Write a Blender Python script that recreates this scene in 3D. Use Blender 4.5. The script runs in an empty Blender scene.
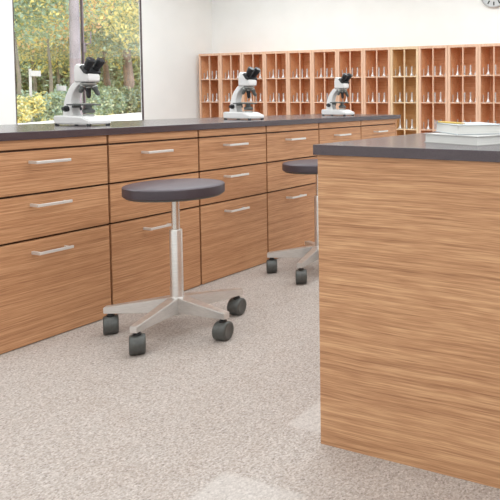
import bpy, bmesh, math, random
from mathutils import Vector, Matrix
random.seed(7)
S = bpy.context.scene
COL = S.collection
PI = math.pi

# ------------------------------------------------------------------ materials
def rgb(r, g, b):
    f = lambda c: (c/255/12.92) if c/255 <= .04045 else ((c/255+.055)/1.055)**2.4
    return (f(r), f(g), f(b), 1)

def mat(name, col, rough=.5, metal=0., spec=.5, coat=0.):
    m = bpy.data.materials.new(name); m.use_nodes = True
    p = m.node_tree.nodes['Principled BSDF']
    p.inputs['Base Color'].default_value = col
    p.inputs['Roughness'].default_value = rough
    p.inputs['Metallic'].default_value = metal
    p.inputs['Specular IOR Level'].default_value = spec
    p.inputs['Coat Weight'].default_value = coat
    return m

def nd(m, t, **kw):
    n = m.node_tree.nodes.new(t)
    for k, v in kw.items(): setattr(n, k, v)
    return n
def lk(m, a, b): m.node_tree.links.new(a, b)

def noisy(name, c1, c2, scale=30, rough=.5, metal=0., stretch=(1, 1, 1), lo=.35, hi=.65, detail=3, bump=0., spec=.5):
    """two-tone noise over object coordinates"""
    m = mat(name, c1, rough, metal, spec)
    p = m.node_tree.nodes['Principled BSDF']
    tc = nd(m, 'ShaderNodeTexCoord'); mp = nd(m, 'ShaderNodeMapping'); mp.inputs['Scale'].default_value = stretch
    n = nd(m, 'ShaderNodeTexNoise'); n.inputs['Scale'].default_value = scale; n.inputs['Detail'].default_value = detail
    r = nd(m, 'ShaderNodeValToRGB')
    r.color_ramp.elements[0].position = lo; r.color_ramp.elements[0].color = c1
    r.color_ramp.elements[1].position = hi; r.color_ramp.elements[1].color = c2
    lk(m, tc.outputs['Object'], mp.inputs['Vector']); lk(m, mp.outputs['Vector'], n.inputs['Vector'])
    lk(m, n.outputs['Fac'], r.inputs['Fac']); lk(m, r.outputs['Color'], p.inputs['Base Color'])
    if bump:
        b = nd(m, 'ShaderNodeBump'); b.inputs['Strength'].default_value = bump; b.inputs['Distance'].default_value = .001
        lk(m, n.outputs['Fac'], b.inputs['Height']); lk(m, b.outputs['Normal'], p.inputs['Normal'])
    return m

def wood(name, dark, mid, light, axis='X', fine=1.0, rough=.42, wav=.003):
    """veneer with fine streaks running along one axis of the object"""
    m = mat(name, mid, rough, 0, .35)
    p = m.node_tree.nodes['Principled BSDF']
    tc = nd(m, 'ShaderNodeTexCoord'); oi = nd(m, 'ShaderNodeObjectInfo')
    off = nd(m, 'ShaderNodeVectorMath', operation='SCALE'); off.inputs[0].default_value = (3.1, 5.3, 7.7)
    lk(m, oi.outputs['Random'], off.inputs['Scale'])
    add = nd(m, 'ShaderNodeVectorMath', operation='ADD')
    lk(m, tc.outputs['Object'], add.inputs[0]); lk(m, off.outputs[0], add.inputs[1])
    # gentle waviness
    wn = nd(m, 'ShaderNodeTexNoise'); wn.inputs['Scale'].default_value = 2.2; wn.inputs['Detail'].default_value = 2
    lk(m, add.outputs[0], wn.inputs['Vector'])
    ws = nd(m, 'ShaderNodeVectorMath', operation='MULTIPLY_ADD')
    ws.inputs[1].default_value = (0, 0, wav*4); lk(m, wn.outputs['Color'], ws.inputs[0]); lk(m, add.outputs[0], ws.inputs[2])
    def layer(lo, acr, det):
        mp = nd(m, 'ShaderNodeMapping')
        s = {'X': (lo, acr, acr), 'Y': (acr, lo, acr), 'Z': (acr, acr, lo)}[axis]
        mp.inputs['Scale'].default_value = s
        n = nd(m, 'ShaderNodeTexNoise'); n.inputs['Scale'].default_value = 1; n.inputs['Detail'].default_value = det
        n.inputs['Roughness'].default_value = .62
        lk(m, ws.outputs[0], mp.inputs['Vector']); lk(m, mp.outputs['Vector'], n.inputs['Vector'])
        return n.outputs['Fac']
    a = layer(.4, 60*fine, 3); b = layer(1.5, 190*fine, 3); c = layer(9, 380*fine, 2)
    m1 = nd(m, 'ShaderNodeMix'); m1.inputs['Factor'].default_value = .52; lk(m, a, m1.inputs['A']); lk(m, b, m1.inputs['B'])
    m2 = nd(m, 'ShaderNodeMix'); m2.inputs['Factor'].default_value = .42; lk(m, m1.outputs['Result'], m2.inputs['A']); lk(m, c, m2.inputs['B'])
    r = nd(m, 'ShaderNodeValToRGB'); e = r.color_ramp.elements
    e[0].position = .33; e[0].color = dark; e[1].position = .62; e[1].color = light
    k = e.new(.49); k.color = mid
    lk(m, m2.outputs['Result'], r.inputs['Fac']); lk(m, r.outputs['Color'], p.inputs['Base Color'])
    bp = nd(m, 'ShaderNodeBump'); bp.inputs['Strength'].default_value = .15; bp.inputs['Distance'].default_value = .0006
    lk(m, m2.outputs['Result'], bp.inputs['Height']); lk(m, bp.outputs['Normal'], p.inputs['Normal'])
    return m

M = {}
M['wall'] = noisy('wall_paint', rgb(245, 245, 243), rgb(248, 248, 246), 3, .85)
M['ceil'] = mat('ceiling_paint', rgb(245, 244, 240), .9)
M['oak'] = wood('bench_veneer', rgb(142, 96, 66), rgb(186, 135, 97), rgb(210, 162, 122), 'X')
M['oakY'] = wood('island_veneer', rgb(146, 101, 70), rgb(190, 141, 103), rgb(217, 172, 130), 'Y', fine=.85, wav=.004)
M['carcass'] = wood('gap_shade_board', rgb(70, 44, 30), rgb(84, 54, 38), rgb(96, 64, 46), 'X')  # board colour darkened to put shade into the gaps between drawers
M['pale'] = wood('cabinet_frame_wood', rgb(206, 160, 132), rgb(222, 180, 152), rgb(232, 194, 168), 'Z', fine=.6)
M['palew'] = wood('honey_frame_wood', rgb(212, 178, 142), rgb(226, 196, 160), rgb(236, 210, 176), 'Z', fine=.6)
M['red'] = wood('cabinet_back_wood', rgb(214, 142, 96), rgb(240, 178, 132), rgb(248, 196, 152), 'Y', fine=.35)
M['redw'] = wood('honey_back_wood', rgb(208, 154, 98), rgb(230, 182, 126), rgb(240, 198, 146), 'Y', fine=.35)
M['top'] = noisy('dark_resin_worktop', rgb(66, 54, 60), rgb(74, 62, 67), 400, .2, 0, spec=.75)
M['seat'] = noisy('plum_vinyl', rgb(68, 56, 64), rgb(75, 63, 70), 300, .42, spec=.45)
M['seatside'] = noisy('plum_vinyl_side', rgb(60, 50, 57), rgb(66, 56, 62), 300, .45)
M['steel'] = noisy('brushed_steel', rgb(212, 209, 206), rgb(224, 221, 218), 30, .28, .75, (1, 1, 12))
M['chrome'] = mat('satin_chrome', rgb(222, 220, 216), .24, .8)
M['pull'] = mat('satin_pull', rgb(224, 222, 219), .3, .45)
M['rubber'] = noisy('caster_plastic', rgb(74, 74, 71), rgb(82, 82, 79), 80, .36)
M['black'] = mat('black_plastic', rgb(36, 37, 39), .35)
M['white'] = mat('white_enamel', rgb(226, 223, 221), .35)
M['dgrey'] = mat('dark_grey_metal', rgb(92, 94, 92), .4, .3)
M['mgrey'] = mat('grey_metal', rgb(160, 160, 156), .35, .5)
M['lens'] = mat('lens_glass', rgb(30, 34, 44), .08, 0, .8)
M['paper'] = noisy('page_block', rgb(216, 214, 209), rgb(232, 230, 226), 1, .8, stretch=(2, 2, 900))
M['cover'] = mat('pale_grey_cover', rgb(190, 196, 199), .5)
M['cover2'] = mat('off_white_cover', rgb(196, 194, 190), .55)
M['pencil'] = mat('yellow_paint', rgb(216, 180, 78), .45)
M['lead'] = mat('graphite', rgb(50, 50, 52), .5)
M['pwood'] = mat('pencil_wood', rgb(222, 184, 136), .6)
M['eraser'] = mat('pink_eraser', rgb(220, 150, 140), .7)
M['clockface'] = mat('clock_face', rgb(206, 208, 209), .5)
M['clockrim'] = mat('clock_rim', rgb(176, 176, 176), .3, .5)
M['frame'] = mat('bronze_frame', rgb(96, 82, 84), .45, .3)
M['framel'] = mat('grey_frame', rgb(158, 148, 152), .45, .3)
M['terrace'] = noisy('white_paving', rgb(232, 232, 234), rgb(242, 242, 244), 4, .8)
M['meadow'] = noisy('autumn_meadow', rgb(176, 174, 110), rgb(222, 208, 140), .6, .95)
M['bark'] = noisy('pale_bark', rgb(112, 104, 108), rgb(138, 128, 132), 6, .9, stretch=(1, 1, .3), bump=.5)
M['bark2'] = noisy('brown_bark', rgb(110, 98, 92), rgb(144, 126, 118), 8, .9, stretch=(1, 1, .3), bump=.5)
M['barkd'] = noisy('hazed_dark_bark', rgb(110, 108, 102), rgb(140, 132, 124), 8, .9, stretch=(1, 1, .3))  # dark trunks lightened, distance haze is in the colour
M['post'] = mat('white_post_paint', rgb(160, 158, 158), .6)

def hazed_leafmat(name, c):  # leaf colours are paled, outdoor haze is painted into them
    m = mat(name, c, .7, 0, .2)
    p = m.node_tree.nodes['Principled BSDF']
    tr = nd(m, 'ShaderNodeBsdfTranslucent'); tr.inputs['Color'].default_value = c
    mx = nd(m, 'ShaderNodeMixShader'); mx.inputs[0].default_value = .45
    out = m.node_tree.nodes['Material Output']
    lk(m, p.outputs[0], mx.inputs[1]); lk(m, tr.outputs[0], mx.inputs[2]); lk(m, mx.outputs[0], out.inputs['Surface'])
    return m
LG = hazed_leafmat('green_leaf', rgb(152, 164, 126)); LT = hazed_leafmat('blue_green_leaf', rgb(160, 180, 162))
LD = hazed_leafmat('deep_green_leaf', rgb(122, 134, 112)); LY = hazed_leafmat('yellow_leaf', rgb(226, 210, 138))
LO = hazed_leafmat('orange_leaf', rgb(232, 190, 146)); LP = hazed_leafmat('haze_pale_leaf', rgb(212, 214, 178))

def thin_glass(name, tint, cov, rough=.02):
    """thin clear glass: mostly see-through, with surface gloss"""
    m = bpy.data.materials.new(name); m.use_nodes = True
    nt = m.node_tree; nt.nodes.remove(nt.nodes['Principled BSDF'])
    out = nt.nodes['Material Output']
    t = nd(m, 'ShaderNodeBsdfTransparent'); t.inputs['Color'].default_value = tint
    g = nd(m, 'ShaderNodeBsdfGlossy'); g.inputs['Roughness'].default_value = rough
    lw = nd(m, 'ShaderNodeLayerWeight'); lw.inputs['Blend'].default_value = .35
    mr = nd(m, 'ShaderNodeMapRange'); mr.inputs['To Min'].default_value = cov; mr.inputs['To Max'].default_value = min(1, cov+.55)
    mx = nd(m, 'ShaderNodeMixShader')
    lk(m, lw.outputs['Fresnel'], mr.inputs['Value']); lk(m, mr.outputs['Result'], mx.inputs[0])
    lk(m, t.outputs[0], mx.inputs[1]); lk(m, g.outputs[0], mx.inputs[2]); lk(m, mx.outputs[0], out.inputs['Surface'])
    return m
M['pane'] = thin_glass('window_glass', (.97, .98, .98, 1), .02)
def lab_glass():
    m = bpy.data.materials.new('laboratory_glass'); m.use_nodes = True
    nt = m.node_tree; nt.nodes.remove(nt.nodes['Principled BSDF']); out = nt.nodes['Material Output']
    t = nd(m, 'ShaderNodeBsdfTransparent'); t.inputs['Color'].default_value = (.93, .95, .96, 1)
    g = nd(m, 'ShaderNodeBsdfGlossy'); g.inputs['Roughness'].default_value = .15
    d = nd(m, 'ShaderNodeBsdfDiffuse'); d.inputs['Color'].default_value = (.92, .93, .94, 1)
    a = nd(m, 'ShaderNodeMixShader'); a.inputs[0].default_value = .5
    lk(m, g.outputs[0], a.inputs[1]); lk(m, d.outputs[0], a.inputs[2])
    b = nd(m, 'ShaderNodeMixShader'); b.inputs[0].default_value = .62
    lk(m, t.outputs[0], b.inputs[1]); lk(m, a.outputs[0], b.inputs[2]); lk(m, b.outputs[0], out.inputs['Surface'])
    return m
M['glass'] = lab_glass()

# floor: speckled sheet with a few paler inlaid tiles
def floor_mat():
    m = mat('speckled_floor', rgb(200, 188, 178), .62, 0, .35)
    p = m.node_tree.nodes['Principled BSDF']; tc = nd(m, 'ShaderNodeTexCoord')
    def noise(scale, det):
        n = nd(m, 'ShaderNodeTexNoise'); n.inputs['Scale'].default_value = scale; n.inputs['Detail'].default_value = det
        n.inputs['Roughness'].default_value = .7
        lk(m, tc.outputs['Object'], n.inputs['Vector']); return n.outputs['Fac']
    r = nd(m, 'ShaderNodeValToRGB'); e = r.color_ramp.elements
    e[0].position = .3; e[0].color = rgb(116, 104, 98); e[1].position = .68; e[1].color = rgb(210, 201, 194)
    k = e.new(.43); k.color = rgb(165, 154, 146); k = e.new(.55); k.color = rgb(184, 173, 166)
    vo = nd(m, 'ShaderNodeTexVoronoi'); vo.inputs['Scale'].default_value = 210; lk(m, tc.outputs['Object'], vo.inputs['Vector'])
    sv = nd(m, 'ShaderNodeSeparateColor'); lk(m, vo.outputs['Color'], sv.inputs[0])
    sq = nd(m, 'ShaderNodeMapRange'); sq.inputs['To Min'].default_value = .3; sq.inputs['To Max'].default_value = .7; lk(m, sv.outputs[0], sq.inputs['Value'])
    mv = nd(m, 'ShaderNodeMix'); mv.inputs['Factor'].default_value = .5; lk(m, noise(120, 3), mv.inputs['A']); lk(m, sq.outputs['Result'], mv.inputs['B'])
    lk(m, mv.outputs['Result'], r.inputs['Fac'])
    r3 = nd(m, 'ShaderNodeValToRGB'); e = r3.color_ramp.elements
    e[0].position = .3; e[0].color = rgb(236, 226, 218); e[1].position = .7; e[1].color = (1, 1, 1, 1)
    lk(m, noise(9, 3), r3.inputs['Fac'])
    mu = nd(m, 'ShaderNodeMix', data_type='RGBA', blend_type='MULTIPLY'); mu.inputs['Factor'].default_value = .35
    lk(m, r.outputs['Color'], mu.inputs['A']); lk(m, r3.outputs['Color'], mu.inputs['B'])
    r2 = nd(m, 'ShaderNodeValToRGB'); e = r2.color_ramp.elements
    e[0].position = .35; e[0].color = rgb(186, 179, 174); e[1].position = .6; e[1].color = rgb(218, 212, 207)
    lk(m, noise(80, 4), r2.inputs['Fac'])
    sx = nd(m, 'ShaderNodeSeparateXYZ'); lk(m, tc.outputs['Object'], sx.inputs[0])
    def band(sock, c, w):
        a = nd(m, 'ShaderNodeMath', operation='SUBTRACT'); lk(m, sock, a.inputs[0]); a.inputs[1].default_value = c
        b = nd(m, 'ShaderNodeMath', operation='ABSOLUTE'); lk(m, a.outputs[0], b.inputs[0])
        c2 = nd(m, 'ShaderNodeMapRange'); lk(m, b.outputs[0], c2.inputs['Value'])
        c2.inputs['From Min'].default_value = w-.009; c2.inputs['From Max'].default_value = w+.009
        c2.inputs['To Min'].default_value = 1; c2.inputs['To Max'].default_value = 0
        return c2.outputs['Result']
    tot = None
    for cx, cy in ((1.143, 1.118), (1.672, 1.126)):
        a = nd(m, 'ShaderNodeMath', operation='MULTIPLY'); lk(m, band(sx.outputs['X'], cx, .132), a.inputs[0]); lk(m, band(sx.outputs['Y'], cy, .132), a.inputs[1])
        if tot is None: tot = a.outputs[0]
        else:
            s = nd(m, 'ShaderNodeMath', operation='ADD'); lk(m, tot, s.inputs[0]); lk(m, a.outputs[0], s.inputs[1]); tot = s.outputs[0]
    sc = nd(m, 'ShaderNodeMath', operation='MULTIPLY'); sc.inputs[1].default_value = .42; lk(m, tot, sc.inputs[0])
    mix = nd(m, 'ShaderNodeMix', data_type='RGBA'); lk(m, sc.outputs[0], mix.inputs['Factor'])
    lk(m, mu.outputs['Result'], mix.inputs['A']); lk(m, r2.outputs['Color'], mix.inputs['B'])
    lk(m, mix.outputs['Result'], p.inputs['Base Color'])
    return m
M['floor'] = floor_mat()

# ------------------------------------------------------------------ mesh helpers
def add_box(bm, x0, x1, y0, y1, z0, z1, bev=0.):
    t = bmesh.new(); bmesh.ops.create_cube(t, size=1)
    for v in t.verts:
        v.co = Vector((x0+(v.co.x+.5)*(x1-x0), y0+(v.co.y+.5)*(y1-y0), z0+(v.co.z+.5)*(z1-z0)))
    if bev: bmesh.ops.bevel(t, geom=t.edges[:], offset=bev, segments=2, affect='EDGES', profile=.6)
    merge(bm, t)
def merge(bm, t):
    me = bpy.data.meshes.new('tmp'); t.to_mesh(me); t.free(); bm.from_mesh(me); bpy.data.meshes.remove(me)
def add_lathe(bm, prof, seg=24, mtx=None):
    """prof: (r, z) from bottom to top, revolved about z"""
    t = bmesh.new(); rings = []
    for r, z in prof:
        if r < 1e-6: rings.append([t.verts.new((0, 0, z))])
        else: rings.append([t.verts.new((r*math.cos(2*PI*i/seg), r*math.sin(2*PI*i/seg), z)) for i in range(seg)])
    for a, b in zip(rings, rings[1:]):
        for i in range(seg):
            j = (i+1) % seg
            if len(a) == 1 and len(b) > 1: t.faces.new((a[0], b[j], b[i]))
            elif len(b) == 1 and len(a) > 1: t.faces.new((a[i], a[j], b[0]))
            elif len(a) > 1: t.faces.new((a[i], a[j], b[j], b[i]))
    if len(rings[0]) > 1: t.faces.new(rings[0][::-1])
    if len(rings[-1]) > 1: t.faces.new(rings[-1])
    if mtx is not None: bmesh.ops.transform(t, matrix=mtx, verts=t.verts)
    bmesh.ops.recalc_face_normals(t, faces=t.faces)
    merge(bm, t)
def aim(p0, p1):
    """matrix that puts local z (0..length) on p0->p1"""
    d = Vector(p1)-Vector(p0)
    return Matrix.Translation(Vector(p0)) @ d.to_track_quat('Z', 'Y').to_matrix().to_4x4()
def add_rod(bm, p0, p1, r0, r1=None, seg=16, bev=0):
    L = (Vector(p1)-Vector(p0)).length; r1 = r0 if r1 is None else r1
    pr = [(r0, 0), (r1, L)]
    if bev: pr = [(r0-bev, 0), (r0, bev), (r1, L-bev), (r1-bev, L)]
    add_lathe(bm, pr, seg, aim(p0, p1))
def add_prism(bm, pts, x0, x1, bev=0.):
    """pts: (y, z) outline extruded along x"""
    t = bmesh.new()
    a = [t.verts.new((x0, y, z)) for y, z in pts]; b = [t.verts.new((x1, y, z)) for y, z in pts]
    t.faces.new(a); t.faces.new(b[::-1]); n = len(pts)
    for i in range(n): t.faces.new((a[i], b[i], b[(i+1) % n], a[(i+1) % n]))
    bmesh.ops.recalc_face_normals(t, faces=t.faces)
    if bev:
        es = [e for e in t.edges if abs(e.verts[0].co.x-e.verts[1].co.x) < 1e-6]
        bmesh.ops.bevel(t, geom=es, offset=bev, segments=3, affect='EDGES', profile=.5)
    merge(bm, t)
def obj(name, bm, m, parent=None, smooth=None):
    me = bpy.data.meshes.new(name); bm.to_mesh(me); bm.free()
    for k in (m if isinstance(m, (list, tuple)) else [m]): me.materials.append(k)
    if smooth is not None:
        me.polygons.foreach_set('use_smooth', [True]*len(me.polygons)); me.set_sharp_from_angle(angle=math.radians(smooth))
    o = bpy.data.objects.new(name, me); COL.objects.link(o)
    if parent: o.parent = parent
    return o
def tag(o, label=None, cat=None, group=None, kind=None):
    for k, v in (('label', label), ('category', cat), ('group', group), ('kind', kind)):
        if v: o[k] = v
    return o
def thing(name, label, cat, loc=(0, 0, 0), rz=0, group=None):
    o = bpy.data.objects.new(name, None); COL.objects.link(o); o.empty_display_size = .1
    o.location = loc; o.rotation_euler = (0, 0, rz)
    return tag(o, label, cat, group)
def dup(o, parent=None):
    c = o.copy(); COL.objects.link(c)
    if parent: c.parent = parent
    for ch in list(o.children): dup(ch, c)
    return c
def box(name, m, parent, *a, bev=0.):
    b = bmesh.new(); add_box(b, *a, bev=bev); return obj(name, b, m, parent)
def struct(name, bm, m, kind='structure'):
    return tag(obj(name, bm, m), kind=kind)

# ------------------------------------------------------------------ the room
XB, YL, XF, YR, HC = 7.36, 7.30, -2.6, -2.8, 2.95
b = bmesh.new(); add_box(b, XF-.2, XB+.2, YR-.2, YL+.2, -.1, 0); struct('floor', b, M['floor'])
b = bmesh.new(); add_box(b, XF-.2, XB+.2, YR-.2, YL+.2, HC, HC+.15); struct('ceiling', b, M['ceil'])
b = bmesh.new(); add_box(b, XB, XB+.2, YR-.2, YL+.2, 0, HC); struct('wall_back', b, M['wall'])
b = bmesh.new(); add_box(b, XF-.2, XF, YR-.2, YL+.2, 0, HC); struct('wall_front', b, M['wall'])
b = bmesh.new(); add_box(b, XF, XB, YR-.2, YR, 0, HC); struct('wall_right', b, M['wall'])
WX0, WX1, WZ0, WZ1 = 4.50, 6.135, .55, 2.75
b = bmesh.new()
add_box(b, XF, WX0, YL, YL+.05, 0, HC); add_box(b, WX1, XB, YL, YL+.05, 0, HC)
add_box(b, WX0, WX1, YL, YL+.05, 0, WZ0); add_box(b, WX0, WX1, YL, YL+.05, WZ1, HC)
struct('wall_left', b, M['wall'])
# window: slim outer frame, mullion with a lever, two panes
win = bpy.data.objects.new('window_1', None); COL.objects.link(win); tag(win, kind='structure'); win.location = (WX0, YL, WZ0)
w, h = WX1-WX0, WZ1-WZ0
b = bmesh.new()
add_box(b, 0, .014, .002, .022, 0, h); add_box(b, w-.014, w, .002, .022, 0, h)
add_box(b, .014, w-.014, .002, .022, 0, .03); add_box(b, .014, w-.014, .002, .022, h-.03, h)
obj('window_frame', b, M['frame'], win)
mx = 5.30-WX0
b = bmesh.new(); add_box(b, mx-.008, mx+.006, .002, .022, .03, h-.03); obj('mullion', b, M['frame'], win)
b = bmesh.new(); add_box(b, mx+.006, mx+.022, .004, .022, .03, h-.03); obj('sash_stile', b, M['framel'], win)
b = bmesh.new(); zz = 1.66-WZ0
add_box(b, mx+.0, mx+.03, -.02, 0., zz-.10, zz+.02, .003); add_rod(b, (mx+.015, -.03, zz), (mx+.075, -.035, zz+.02), .007)
add_rod(b, (mx+.075, -.035, zz+.02), (mx+.08, -.035, zz+.16), .007)
obj('window_handle', b, M['framel'], win, 40)
for x0, x1 in ((.014, mx-.008), (mx+.022, w-.014)):
    b = bmesh.new(); add_box(b, x0, x1, .009, .015, .03, h-.03); obj('pane', b, M['pane'], win)

# ------------------------------------------------------------------ long bench: six drawer units under one worktop
X0, PIT, YF, ZT = 1.491, .5275, 2.634, .836
def make_unit():
    t = thing('drawer_unit', 'x', 'drawer unit', (X0+PIT/2, 0, 0), 0, 'drawer units along the laboratory bench')
    hw = PIT/2; g = .0055
    box('carcass', M['carcass'], t, -hw+.0005, hw-.0005, YF+.021, 3.40, 0, ZT)
    box('top_rail', M['oak'], t, -hw+g, hw-g, YF+.001, YF+.021, .799, ZT)
    for z0, z1, hz in ((.6175, .790, .745), (.433, .6085, .570), (.004, .4245, .375)):
        d = box('drawer', M['oak'], t, -hw+g, hw-g, YF, YF+.02, z0, z1, bev=.0008)
        b = bmesh.new()
        add_box(b, -.090, -.080, YF-.046, YF, hz-.006, hz+.006, .001)
        add_box(b, .047, .054, YF-.046, YF, hz-.006, hz+.001, .001)
        add_box(b, -.090, .054, YF-.052, YF-.044, hz-.006, hz+.006, .002)
        tag(obj('handle', b, M['pull'], d), 'satin metal bow handle')
    return t
unit = make_unit()
ulab = ['wooden three drawer unit at the left edge of the photo, nearest end of the bench',
        'wooden three drawer unit directly behind the near stool post, second from the left',
        'wooden three drawer unit under the middle microscope, just right of the near stool',
        'wooden three drawer unit with the far stool standing in front of it',
        'wooden drawer unit under the farthest microscope, partly hidden by the island corner',
        'last wooden drawer unit at the far end of the bench, beside the tall cabinets']
for i in range(6):
    u = unit if i == 0 else dup(unit)
    u.location.x = X0+PIT*(i+.5); u['label'] = ulab[i]
    if i == 5: last = u
box('end_panel', M['oak'], last, PIT/2-.0005, PIT/2+.022, YF, 3.40, 0, ZT)
b = bmesh.new(); add_box(b, 1.44, 4.735, 2.626, 3.43, ZT, .869, .002)
tag(obj('worktop', b, M['top']), 'long dark grey worktop of the bench carrying the three microscopes', 'worktop')

# ------------------------------------------------------------------ island
t = thing('island_cabinet', 'large wooden island with horizontal grain in the right foreground', 'cabinet', (1.49, .65, 0))
box('end_panel', M['oakY'], t, .002, .024, -.43, .447, 0, .842)
box('body', M['oak'], t, .024, 2.5, -.428, .446, 0, .842)
b = bmesh.new(); add_box(b, 1.486, 4.02, .20, 1.109, .842, .871, .0015)
tag(obj('island_worktop', b, M['top']), 'dark grey worktop on the right foreground island under the books', 'worktop')

# ------------------------------------------------------------------ stools
def make_stool(az):
    t = thing('stool', 'round plum seated stool with steel column, nearer one with its whole base visible', 'stool', (2.012, 2.222, 0), 0, 'wheeled stools in front of the bench')
    R = .201
    b = bmesh.new()
    add_lathe(b, [(R-.004, .593), (R, .597), (R, .628), (R-.001, .632)], 64)
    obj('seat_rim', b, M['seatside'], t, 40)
    b = bmesh.new()
    pr = [(R-.0005, .6315), (R-.004, .6345), (R-.012, .6365), (R*.85, .6385), (R*.6, .640), (R*.3, .641), (0, .641)]
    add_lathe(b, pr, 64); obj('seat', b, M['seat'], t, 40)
    b = bmesh.new(); add_lathe(b, [(R-.012, .586), (R-.01, .593)], 48); add_lathe(b, [(.05, .574), (.07, .586)], 24)
    obj('seat_plate', b, M['dgrey'], t, 40)
    b = bmesh.new(); add_rod(b, (0, 0, .42), (0, 0, .576), .0165, seg=32); obj('gas_post', b, M['chrome'], t, 40)
    b = bmesh.new(); add_lathe(b, [(.026, .07), (.026, .436), (.024, .44), (.017, .44)], 32); obj('column', b, M['steel'], t, 40)
    b = bmesh.new(); add_lathe(b, [(.030, .075), (.034, .08), (.034, .135), (.030, .14)], 32); obj('hub', b, M['steel'], t, 40)
    for a in (123, 195, 267, 339, 51):
        r = math.radians(a); ux, uy = math.cos(r), math.sin(r)
        L, s0, hw0, hw1 = .292, .012, .024, .0155
        zt0, zb0, zt1, zb1 = .150, .082, .117, .091
        tt = bmesh.new(); vs = []
        for s, hw, zb, zt in ((s0, hw0, zb0, zt0), (L, hw1, zb1, zt1)):
            for sg, z in ((-1, zb), (1, zb), (1, zt), (-1, zt)):
                vs.append(tt.verts.new((ux*s-uy*hw*sg, uy*s+ux*hw*sg, z)))
        for f in ((0, 1, 2, 3), (7, 6, 5, 4), (0, 4, 5, 1), (1, 5, 6, 2), (2, 6, 7, 3), (3, 7, 4, 0)): tt.faces.new([vs[i] for i in f])
        bmesh.ops.recalc_face_normals(tt, faces=tt.faces)
        bmesh.ops.bevel(tt, geom=tt.edges[:], offset=.0022, segments=2, affect='EDGES')
        bb = bmesh.new(); merge(bb, tt); leg = obj('leg', bb, M['steel'], t)
        # caster: stem, hood and two wheels
        cxx, cyy = ux*.268, uy*.268
        q = math.radians(az[a])  # wheel axle direction
        ax = Vector((math.cos(q), math.sin(q), 0))
        P = Vector((cxx, cyy, 0))
        b = bmesh.new()
        add_rod(b, P+Vector((0, 0, .072)), P+Vector((0, 0, .093)), .011, seg=16)
        add_rod(b, P+Vector((0, 0, .070)), P+Vector((0, 0, .082)), .016, seg=16)
        # hood between the wheels
        add_rod(b, P-ax*.013+Vector((0, 0, .042)), P+ax*.013+Vector((0, 0, .042)), .034, seg=28)
        cs = obj('caster', b, M['black'], t, 40)
        for sg in (-1, 1):
            b = bmesh.new()
            p0 = P+ax*(sg*.0)+Vector((0, 0, .039)); p1 = P+ax*(sg*.034)+Vector((0, 0, .039))
            pr = [(.0388, 0), (.039, .001), (.039, .022), (.0375, .0265), (.034, .029), (.028, .0295), (.026, .0285), (0, .0285)]
            add_lathe(b, pr, 36, aim(p0, p1)); obj('wheel', b, M['rubber'], cs, 40)
    return t
st = make_stool({123: 143, 195: 140, 267: 102, 339: 100, 51: 146})
st2 = make_stool({123: 132, 195: 129, 267: 95, 339: 100, 51: 140}); st2.location = (2.012+1.03, 2.222+.01, 0)
st2['label'] = 'round plum seated wheeled stool, the far one partly hidden behind the island'

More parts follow.
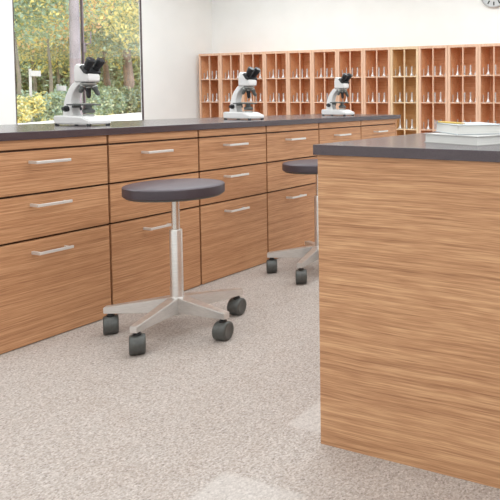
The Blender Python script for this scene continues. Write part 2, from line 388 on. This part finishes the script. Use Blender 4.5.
# ------------------------------------------------------------------ microscopes
def make_scope():
    t = thing('microscope', 'white binocular microscope standing in front of the window, nearest of the row', 'microscope', (2.152, 2.983, .869), math.radians(4), 'microscopes on the bench')
    F = lambda f: -f
    # base: broad block, front edge ramps down
    b = bmesh.new()
    add_prism(b, [(.115, .008), (.117, .046), (.110, .050), (-.062, .048), (-.086, .038), (-.115, .030), (-.117, .008)], -.064, .064, .0)
    bmesh.ops.bevel(b, geom=b.edges[:], offset=.005, segments=3, affect='EDGES')
    base = obj('base', b, M['white'], t, 40)
    for sx in (-1, 1):
        for sy in (-1, 1):
            b = bmesh.new(); add_rod(b, (sx*.053, sy*.104, 0), (sx*.053, sy*.104, .010), .0095, seg=16); obj('foot', b, M['black'], base)
    # arm: curved
    out = [(-.102, .046), (-.099, .08), (-.092, .115), (-.078, .15), (-.058, .183), (-.032, .208), (-.005, .222), (.03, .226)]
    inn = [(.03, .207), (.004, .196), (-.018, .176), (-.034, .150), (-.042, .12), (-.044, .085), (-.036, .060), (-.028, .046)]
    b = bmesh.new(); add_prism(b, [(F(f), z) for f, z in out+inn], -.024, .024, .004); obj('arm', b, M['white'], t, 35)
    # head
    hp = [(-.010, .214), (.078, .214), (.085, .221), (.086, .244), (.080, .254), (.064, .260), (.036, .292), (.020, .302), (.008, .302), (-.004, .294), (-.010, .272)]
    b = bmesh.new(); add_prism(b, [(F(f), z) for f, z in hp], -.034, .034, .007); obj('head', b, M['white'], t, 35)
    # binocular bridge and eyepieces
    b = bmesh.new(); add_prism(b, [(F(f), z) for f, z in ((.036, .286), (.050, .296), (.086, .262), (.078, .252), (.062, .256))], -.042, .042, .004)
    obj('eyepiece_bridge', b, M['black'], t, 35)
    for sx in (-1, 1):
        b = bmesh.new(); p0 = Vector((sx*.0255, F(.059), .270)); d = Vector((sx*.002, F(.048), .060)).normalized()
        add_lathe(b, [(.0175, 0), (.0175, .022), (.0155, .023), (.0155, .03), (.0185, .032), (.0195, .05), (.0205, .066), (.0185, .069), (.014, .069)], 28, aim(p0, p0+d*.07))
        e = obj('eyepiece', b, M['black'], t, 40)
        b = bmesh.new(); add_lathe(b, [(.0135, .0685), (.0135, .070), (0, .071)], 24, aim(p0, p0+d)); obj('lens', b, M['lens'], e, 40)
    # nosepiece + objectives
    b = bmesh.new()
    add_lathe(b, [(.020, .192), (.034, .200), (.036, .206), (.036, .2095)], 32, Matrix.Translation((0, F(.045), 0)))
    nose = obj('nosepiece', b, M['mgrey'], t, 40)
    b = bmesh.new(); add_lathe(b, [(.030, .2095), (.030, .2145)], 32, Matrix.Translation((0, F(.045), 0))); obj('turret_ring', b, M['black'], nose, 40)
    for (x, f, dx, df, L, mm) in ((0, .042, 0, .004, .068, 'black'), (-.016, .036, -.020, -.018, .045, 'dgrey'), (.014, .056, .016, .026, .060, 'dgrey')):
        p0 = Vector((x, F(f), .203)); d = Vector((dx, F(df), -.06)).normalized()
        b = bmesh.new(); add_lathe(b, [(.0135, 0), (.0135, L*.45), (.011, L*.5), (.011, L*.8), (.006, L), (0, L)], 24, aim(p0, p0+d)); ob = obj('objective', b, M[mm], nose, 40)
        b = bmesh.new(); add_lathe(b, [(.0143, L*.18), (.0143, L*.27)], 24, aim(p0, p0+d)); obj('objective_ring', b, M['mgrey'], ob, 40)
    # stage, bracket, condenser, illuminator
    b = bmesh.new(); add_box(b, -.056, .056, F(.060), F(-.036), .099, .107, .002); add_box(b, -.020, .020, F(-.030), F(-.048), .088, .107, .002)
    sg = obj('stage', b, M['dgrey'], t)
    b = bmesh.new(); add_box(b, -.046, .046, F(.006), F(-.006), .107, .111, .001); add_box(b, -.038, -.030, F(.05), F(0), .1075, .110, .0008); add_box(b, .030, .038, F(.05), F(0), .1075, .110, .0008)
    obj('slide_clip', b, M['mgrey'], sg)
    b = bmesh.new(); add_lathe(b, [(.024, .062), (.028, .066), (.028, .078), (.020, .082), (.014, .086), (.014, .099)], 28, Matrix.Translation((0, F(.042), 0))); obj('condenser', b, M['dgrey'], t, 40)
    b = bmesh.new(); add_lathe(b, [(.026, .046), (.024, .056), (.018, .058), (0, .058)], 28, Matrix.Translation((0, F(.042), 0))); obj('illuminator', b, M['mgrey'], t, 40)
    for sx in (-1, 1):
        b = bmesh.new(); add_lathe(b, [(.008, 0), (.0145, .002), (.015, .014), (.010, .015), (.0098, .024), (.009, .028), (0, .028)], 24, aim((sx*.022, F(-.068), .083), (sx*.06, F(-.068), .083)))
        obj('focus_knob', b, M['black'], t, 40)
    return t
sc = make_scope()
for x, y, l in ((3.19, 2.913, 'white binocular microscope in the middle of the bench row, in front of cabinets'),
                (4.225, 2.907, 'white binocular microscope at the far end of the row, smallest in view')):
    c = dup(sc); c.location.x = x; c.location.y = y; c.rotation_euler.z = math.radians(-4); c['label'] = l

# ------------------------------------------------------------------ books and pencil
def make_book(name, label, loc, rz, L, W, T, cov):
    t = thing(name, label, 'book', loc, rz, 'books stacked on the island')
    c = .0022
    box('back_cover', M[cov], t, 0, W, 0, L, 0, c, bev=.0005)
    box('front_cover', M[cov], t, 0, W, 0, L, T-c, T, bev=.0005)
    b = bmesh.new(); add_box(b, .003, W-.004, .003, L-.003, c, T-c); obj('pages', b, M['paper'], t)
    box('spine', M[cov], t, W-.0025, W, 0, L, c, T-c)
    return t
# local +y runs along the long visible edge, +x towards the spine
make_book('book', 'thick off-white book lying flat on the island worktop, bottom of the pair', (1.62, .659, .871), math.radians(69-90), .218, .20, .0262, 'cover2')
make_book('book', 'thick pale grey book lying on top of another, with yellow pencil on it', (1.66, .735, .8975), math.radians(44-90), .21, .152, .0285, 'cover')
pz = .8975+.0285+.0033
t = thing('pencil', 'yellow pencil lying along the edge of the top book', 'pencil', (1.798, .862, pz), math.atan2(.728-.862, 1.700-1.798))
b = bmesh.new(); add_lathe(b, [(.0032, 0), (.0032, .145)], 6, aim((0, 0, 0), (1, 0, 0))); obj('shaft', b, M['pencil'], t)
b = bmesh.new(); add_lathe(b, [(.0032, .145), (.0009, .160)], 6, aim((0, 0, 0), (1, 0, 0))); obj('sharpened_wood', b, M['pwood'], t)
b = bmesh.new(); add_lathe(b, [(.0009, .160), (0, .164)], 6, aim((0, 0, 0), (1, 0, 0))); obj('lead_tip', b, M['lead'], t)
b = bmesh.new(); add_lathe(b, [(.0033, -.010), (.0033, 0)], 12, aim((0, 0, 0), (1, 0, 0))); obj('ferrule', b, M['mgrey'], t)

# ------------------------------------------------------------------ tall cabinets along the back wall
CP, CY0, CX, CH = .3975, 7.211, 7.0, 1.652
ZS = [1.288, .962, .628, .31]
CW = CP
def make_cab(fr, bk):
    t = thing('display_cabinet', 'x', 'cabinet', (CX, 0, 0), 0, 'open display cabinets along the back wall')
    hw = CP/2-.002; D = .355
    b = bmesh.new()
    add_box(b, .02, D, -hw, -hw+.016, 0, CH); add_box(b, .02, D, hw-.016, hw, 0, CH)
    add_box(b, .02, D, -hw+.016, hw-.016, CH-.018, CH); add_box(b, .02, D, -hw+.016, hw-.016, .05, .07); add_box(b, .02, .04, -hw+.016, hw-.016, 0, .05)
    obj('carcass', b, bk, t)
    b = bmesh.new()
    add_box(b, 0, .02, -hw, -hw+.03, 0, CH, .001); add_box(b, 0, .02, hw-.03, hw, 0, CH, .001)
    add_box(b, 0, .02, -hw+.03, hw-.03, CH-.032, CH, .001); add_box(b, 0, .02, -hw+.03, hw-.03, 0, .07, .001)
    obj('face_frame', b, fr, t)
    box('back_panel', bk, t, D-.02, D-.008, -hw+.016, hw-.016, .07, CH-.018)
    box('divider', fr, t, .002, .018, -.007, .007, .07, CH-.032)
    for z in ZS: box('shelf', fr, t, .004 if False else .0185, D-.02, -hw+.016, hw-.016, z-.013, z)
    for z in ZS:
        b = bmesh.new(); add_box(b, .001, .0185, -hw+.03, -.007, z-.013, z); add_box(b, .001, .0185, .007, hw-.03, z-.013, z)
        obj('shelf_edge', b, fr, t)
    return t
cabA = make_cab(M['pale'], M['red']); cabB = None
ordn = ['first', 'second', 'third', 'fourth', 'fifth', 'sixth', 'seventh', 'eighth', 'ninth', 'tenth', 'eleventh', 'twelfth']
cabs = []
for i in range(12):
    if i == 8: c = make_cab(M['palew'], M['redw'])
    else: c = cabA if i == 0 else dup(cabA)
    c.location.y = CY0-CP*(i+.5)
    c['label'] = ('tall open wooden cabinet of glassware with paler honey coloured wood' if i == 8 else
                  'tall open wooden cabinet of glassware, %s of twelve counted from the left' % ordn[i])
    cabs.append(c)

# glassware: kinds share their meshes
GK = {}
def gobj(k, prof, seg=14):
    b = bmesh.new(); add_lathe(b, prof, seg); me = bpy.data.meshes.new(k); b.to_mesh(me); b.free()
    me.materials.append(M['glass']); me.polygons.foreach_set('use_smooth', [True]*len(me.polygons)); me.set_sharp_from_angle(angle=math.radians(50)); GK[k] = me
gobj('flask', [(.024, 0), (.026, .003), (.024, .010), (.010, .038), (.0075, .050), (.0065, .118), (.0085, .120), (.0085, .123)])
gobj('tall_flask', [(.022, 0), (.024, .003), (.022, .014), (.012, .032), (.0095, .040), (.0095, .116), (.0115, .119), (.0115, .121)])
gobj('cylinder', [(.018, 0), (.018, .004), (.0095, .007), (.0095, .112), (.0115, .115), (.0115, .117)])
gobj('small_flask', [(.012, 0), (.014, .003), (.012, .012), (.005, .03), (.005, .05)])
gobj('thin_cylinder', [(.014, 0), (.014, .004), (.0055, .007), (.0055, .088), (.007, .090)])
slots = [(-.172+.018, 'thin_cylinder'), (-.092, 'flask'), (.000, 'cylinder'), (.078, 'tall_flask'), (.142, 'small_flask')]
desc = {'flask': ('clear glass conical flask with long neck', 'flask'), 'tall_flask': ('clear glass straight necked flask', 'flask'),
        'cylinder': ('clear glass measuring cylinder', 'measuring cylinder'), 'small_flask': ('tiny clear glass flask', 'flask'),
        'thin_cylinder': ('slim clear glass cylinder', 'measuring cylinder')}
nm = {'flask': 'glass_flask', 'tall_flask': 'glass_flask', 'small_flask': 'glass_flask', 'cylinder': 'measuring_cylinder', 'thin_cylinder': 'measuring_cylinder'}
for i in range(12):
    for r in range(3):
        if r == 2 and i < 8: continue
        for s, (dy, k) in enumerate(slots):
            o = bpy.data.objects.new(nm[k], GK[k]); COL.objects.link(o)
            o.location = (CX+.058, CY0-CP*(i+.5)-dy, ZS[r]+.0002)
            row = ('top', 'second', 'third')[r]
            where = 'honey coloured cabinet' if i == 8 else '%s cabinet from left' % ordn[i]
            d, c = desc[k]
            tag(o, '%s, %s shelf of %s' % (d, row, where), c, 'glassware in the display cabinets')

# ------------------------------------------------------------------ wall clock (only its lower rim shows)
t = thing('wall_clock', 'round pale wall clock with grey rim high on the back wall', 'clock', (XB, 2.765, 2.302))
AX = Matrix.Translation((0, 0, 0)) @ Matrix.Rotation(-PI/2, 4, 'Y')
Rc = .187
b = bmesh.new(); add_lathe(b, [(Rc, 0), (Rc, .035), (Rc-.006, .042), (Rc-.014, .042), (Rc-.018, .030)], 64, AX); obj('case', b, M['clockrim'], t, 40)
b = bmesh.new(); add_lathe(b, [(Rc-.016, .028), (Rc-.016, .032), (0, .032)], 64, AX); obj('face', b, M['clockface'], t, 40)
b = bmesh.new()
for k in range(12):
    a = k*PI/6; tt = bmesh.new(); add_box(tt, -.0345, -.032, -.0085, .0085, Rc-.075, Rc-.030)
    bmesh.ops.transform(tt, matrix=Matrix.Rotation(a, 4, 'X'), verts=tt.verts); merge(b, tt)
obj('hour_marks', b, M['black'], t)
for L, w_, a, nme in ((.09, .006, math.radians(-55), 'hour_hand'), (.13, .004, math.radians(60), 'minute_hand')):
    b = bmesh.new(); add_box(b, -.038, -.036, -w_, w_, -.02, L); bmesh.ops.transform(b, matrix=Matrix.Rotation(a, 4, 'X'), verts=b.verts); obj(nme, b, M['black'], t)

# ------------------------------------------------------------------ outdoors, seen through the window
GZ = .5
def poly_slab(name, pts, z0, z1, m, kind='structure'):
    b = bmesh.new(); a = [b.verts.new((x, y, z1)) for x, y in pts]; c = [b.verts.new((x, y, z0)) for x, y in pts]
    b.faces.new(a); b.faces.new(c[::-1]); n = len(pts)
    for i in range(n): b.faces.new((a[i], c[i], c[(i+1) % n], a[(i+1) % n]))
    bmesh.ops.recalc_face_normals(b, faces=b.faces)
    return tag(obj(name, b, m), kind=kind)
poly_slab('meadow', [(-10, 7.6), (60, 7.6), (110, 130), (-40, 130)], .2, GZ-.03, M['meadow'])
poly_slab('terrace', [(-2, 7.55), (20, 7.55), (32, 33), (17.7, 21.2), (8.37, 13.53), (2, 8.3)], .2, GZ, M['terrace'])
f, cx, cy = 635.4, 469.8, 130.1
def basis():
    yaw, p, r = math.radians(22.817), math.radians(2.785), math.radians(.0263)
    w = Vector((math.cos(yaw)*math.cos(p), math.sin(yaw)*math.cos(p), -math.sin(p)))
    x = w.cross(Vector((0, 0, 1))).normalized(); y = x.cross(w)
    return math.cos(r)*x+math.sin(r)*y, -math.sin(r)*x+math.cos(r)*y, w
CR, CU, CW_ = basis()
def place(px, dist):
    """ground position of something seen in column px, at a horizontal distance"""
    d = CR*(px-cx)/f+CW_; d.z = 0; d.normalize(); return d*dist
def leaf_cloud(blobs, mats, wts, n, size):
    """many small leaves spread through ellipsoidal boughs; blobs: (centre, radii)"""
    b = bmesh.new(); tot = sum(r[0]*r[1]*r[2] for c, r in blobs); lay = []
    for c, r in blobs:
        k = max(20, int(n*r[0]*r[1]*r[2]/tot))
        for _ in range(k):
            v = Vector((random.gauss(0, 1), random.gauss(0, 1), random.gauss(0, 1))).normalized()
            rr = random.random()**.45
            p = Vector((c[0]+v.x*r[0]*rr, c[1]+v.y*r[1]*rr, c[2]+v.z*r[2]*rr))
            nrm = Vector((random.gauss(0, 1), random.gauss(0, 1), random.gauss(0, 1)+.4)).normalized()
            u = nrm.orthogonal().normalized(); u = (Matrix.Rotation(random.random()*6.28, 3, nrm) @ u); w = nrm.cross(u)
            s = size*random.uniform(.6, 1.3)
            q = [b.verts.new(p+u*s), b.verts.new(p+w*s*.5+nrm*s*.12), b.verts.new(p-u*s), b.verts.new(p-w*s*.5+nrm*s*.12)]
            fc = b.faces.new(q); fc.material_index = random.choices(range(len(mats)), wts)[0]
    return b
def tree(px, dist, hgt, tr, crown_z, cr, mats, wts, label, bark='bark2', n=3000, size=.13, name='tree', lean=0.):
    P = place(px, dist); t = thing(name, label, 'tree', (P.x, P.y, GZ-.02))
    b = bmesh.new(); H = hgt*.8 if bark == 'bark' else crown_z+1.2
    pts = [(0, 0, 0), (lean*.3+.04, .02, H*.35), (lean*.7-.03, .05, H*.7), (lean, 0, H)]
    for q in range(3): add_rod(b, pts[q], pts[q+1], tr*(1-.2*q), tr*(1-.2*(q+1)), seg=12)
    for q in range(5):
        a = random.random()*6.28; z = crown_z+(hgt-crown_z)*random.uniform(.1, .5)
        add_rod(b, (lean*z/H, 0, z), (lean+math.cos(a)*cr*.7, math.sin(a)*cr*.7, z+cr*.6), tr*.35, tr*.1, seg=8)
    obj('trunk', b, M[bark], t, 50)
    bl = []
    for q in range(9):
        a = random.random()*6.28; rr = random.random()*cr*.75; z = random.uniform(crown_z+.3, hgt)
        s = random.uniform(.4, .62)*cr
        bl.append(((lean+rr*math.cos(a), rr*math.sin(a), z), (s, s, s*.8)))
    for q in range(4):   # low boughs hanging round the trunk
        a = q*PI/2+.6; bl.append(((math.cos(a)*cr*.3, math.sin(a)*cr*.3, crown_z+.42*cr), (.5*cr, .5*cr, .42*cr)))
    obj('foliage', leaf_cloud(bl, mats, wts, int(n*.95), size), mats, t)
    return t
def shrub(px, dist, r, hgt, mats, wts, label, n=900, size=.07):
    P = place(px, dist); t = thing('shrub', label, 'shrub', (P.x, P.y, GZ-.02), 0, 'shrubs beyond the white terrace')
    b = bmesh.new()
    for q in range(6):
        a = random.random()*6.28; add_rod(b, (0, 0, 0), (math.cos(a)*r*.5, math.sin(a)*r*.5, hgt*.7), .02, .008, seg=6)
    obj('stem', b, M['barkd'], t)
    bl = [((random.uniform(-.6, .6)*r, random.uniform(-.6, .6)*r, hgt*random.uniform(.25, .75)), (r*.6, r*.6, hgt*.35)) for _ in range(6)]
    obj('foliage', leaf_cloud(bl, mats, wts, n, size), mats, t)
# near trees with visible trunks
tree(76.8, 17, 9.5, .125, 5.2, 2.2, [LY, LG, LO], [4, 3, 2], 'slender grey barked tree beside the window mullion', 'bark', 6500, 0.066)
tree(130, 31.5, 9, .27, 2.35, 3.3, [LG, LT, LY], [5, 4, 2], 'thick trunked green tree at the right side of the window', 'bark2', 15000, 0.085)
tree(108, 33, 9.5, .17, 2.3, 3.1, [LG, LY, LT, LO], [3, 4, 3, 1], 'brown trunked yellowing tree behind the nearest microscope', 'bark2', 13520, 0.078)
tree(52, 29, 7.6, .07, 2.8, 2.7, [LY, LO, LP, LG], [5, 7, 5, 1], 'orange and yellow autumn tree in the left window pane', 'barkd', 13520, 0.078)
tree(20, 25, 7.2, .07, 2.2, 2.4, [LG, LT, LY], [3, 5, 2], 'blue green tree at the left edge of the window', 'barkd', 11960, 0.072)
tree(36, 33, 6.5, .08, 2.2, 3.0, [LY, LG, LP], [5, 5, 2], 'low yellow green tree with dark slim trunk, left pane', 'barkd', 13520, 0.084)
tree(60, 36, 6, .08, 2.2, 3.2, [LG, LY, LD], [5, 4, 2], 'low green tree in the left pane near the grey trunk', 'barkd', 13520, 0.090)
tree(92, 38, 7.8, .2, 2.2, 3.2, [LG, LT, LY, LO], [4, 4, 3, 1], 'green and orange tree just right of the mullion', 'bark2', 13520, 0.096)
tree(150, 24, 7, .18, 2.4, 2.0, [LY, LG], [5, 3], 'yellow leaved tree at the right edge of the window', 'bark2', 7800, 0.072)
# far tree line
for k, (px, d, h_, mm, ww, l) in enumerate((
        (12, 52, 9, [LD, LG, LT], [4, 3, 2], 'dark green background tree at the left of the window'),
        (33, 56, 8.5, [LD, LG, LY], [4, 4, 2], 'mixed green background tree behind the white post'),
        (55, 54, 8, [LD, LG, LP], [4, 4, 1], 'dull green background tree left of the grey trunk'),
        (80, 56, 9.5, [LD, LG, LT], [4, 4, 2], 'dark green background tree behind the mullion'),
        (100, 52, 9.5, [LD, LT, LG], [5, 3, 3], 'deep green background tree between the two right trunks'),
        (120, 55, 9.5, [LD, LG, LT], [5, 3, 3], 'deep green background tree left of the thick trunk'),
        (142, 54, 9, [LD, LG, LY], [4, 4, 2], 'green background tree at the right of the window'))):
    tree(px, d, h_*.8, .14, .8, 4.0, mm, ww, l, 'barkd', 13520, 0.156)
# shrub bed beyond the terrace
def edge_dist(px):
    # distance at which the column crosses the terrace edge (8.37,13.53)-(17.7,21.2), extended
    d = place(px, 1.); ex, ey = 17.7-8.37, 21.2-13.53
    den = d.x*ey-d.y*ex; return (8.37*ey-13.53*ex)/den
sh = [(18, [LY, LP, LG], [5, 3, 2], 'yellow shrub at the left end of the bed'),
      (27, [LY, LP, LG], [5, 3, 2], 'yellow shrub in front of the white post'),
      (37, [LY, LG, LT], [3, 3, 3], 'yellow green shrub right of the white post'),
      (48, [LT, LG, LP], [5, 3, 2], 'blue green shrub in the middle of the left pane'),
      (59, [LT, LG, LP], [6, 3, 2], 'blue green shrub just left of the nearest microscope'),
      (70, [LT, LG], [6, 3], 'blue green shrub behind the nearest microscope arm'),
      (82, [LT, LG, LP], [5, 4, 1], 'blue green shrub behind the nearest microscope lenses'),
      (94, [LG, LT, LP], [4, 5, 2], 'green shrub right of the nearest microscope'),
      (105, [LT, LG, LP], [5, 4, 2], 'green shrub below the brown trunked tree'),
      (116, [LT, LG, LP], [5, 4, 2], 'green shrub between the two trunks'),
      (127, [LT, LG, LP], [5, 3, 2], 'green shrub below the thick trunked tree'),
      (139, [LG, LT, LY], [4, 4, 1], 'green shrub at the right end of the bed')]
for px, mm, ww, l in sh:
    d = edge_dist(px); r = 7.5*d/f*1.25
    shrub(px, d+r*.9, r, 24*d/f, mm, ww, l, 1500, 1.6*d/f)
# second, taller row
for px, mm, ww, l in ((30, [LG, LD, LT], [4, 3, 3], 'dark bush under the low trees in the left pane'),
                      (62, [LT, LG], [5, 4], 'tall blue green bush left of the mullion'),
                      (97, [LG, LT, LD], [4, 4, 2], 'tall green bush under the brown trunk'),
                      (118, [LG, LD, LT], [4, 3, 3], 'tall dark green bush between the trunks'),
                      (140, [LG, LT, LD], [4, 3, 2], 'tall green bush at the window edge')):
    d = edge_dist(px)+2.6; r = 11*d/f
    shrub(px, d, r, 26*d/f, mm, ww, l, 1600, 1.8*d/f)
# white marker posts
def post(px, d, hgt, lab, wide):
    P = place(px, d); t = thing('signpost', lab, 'post', (P.x, P.y, GZ-.02), math.radians(-30))
    b = bmesh.new(); add_box(b, -.025, .025, -.025, .025, 0, hgt, .004); obj('post', b, M['post'], t)
    b = bmesh.new(); add_box(b, .0, wide*.8, -.04, -.025, hgt-.16, hgt-.04, .004); obj('board', b, M['post'], t)
e = edge_dist(32); post(32, e+.15, 41*e/f+.1, 'white post with a small board beyond the terrace, left pane', .24)
e = edge_dist(60); post(59, e+.15, 27*e/f+.1, 'short white post with a board beside the nearest microscope', .22)

# ------------------------------------------------------------------ light
wd = bpy.data.worlds.new('sky'); S.world = wd; wd.use_nodes = True
bg = wd.node_tree.nodes['Background']; bg.inputs['Color'].default_value = (.86, .93, 1, 1); bg.inputs['Strength'].default_value = 2.2
def sun():
    l = bpy.data.lights.new('sun', 'SUN'); l.energy = 4.6; l.angle = math.radians(6); l.color = (1, .95, .86)
    o = bpy.data.objects.new('sun', l); COL.objects.link(o); o.rotation_euler = Vector((-.25, -.75, .75)).to_track_quat('Z', 'Y').to_euler()
sun()
for x in (-1.0, 2.2, 5.2):  # unseen area lights added under the ceiling to fill the room evenly
    for y in (-1.0, 2.2, 5.4):
        l = bpy.data.lights.new('ceiling_fill', 'AREA'); l.shape = 'RECTANGLE'; l.size = 2.2; l.size_y = 2.2; l.energy = {-1.0: 45, 2.2: 52, 5.2: 56}[x]; l.color = (.89, .96, 1)
        o = bpy.data.objects.new('ceiling_fill', l); COL.objects.link(o); o.location = (x, y, HC-.03)

# ------------------------------------------------------------------ camera
cam = bpy.data.cameras.new('camera'); co = bpy.data.objects.new('camera', cam); COL.objects.link(co); S.camera = co
cam.sensor_width = 36; cam.sensor_fit = 'HORIZONTAL'; cam.lens = 36*f/500
cam.shift_x = -(cx-250)/500; cam.shift_y = (cy-250)/500
cam.clip_start = .05; cam.clip_end = 400
Mx = Matrix((( CR.x, CU.x, -CW_.x, 0), (CR.y, CU.y, -CW_.y, 0), (CR.z, CU.z, -CW_.z, 1.0), (0, 0, 0, 1)))
co.matrix_world = Mx
vs = S.view_settings; vs.view_transform = 'Standard'; vs.look = 'None'; vs.gamma = 1; vs.use_curve_mapping = False; vs.exposure = 0.
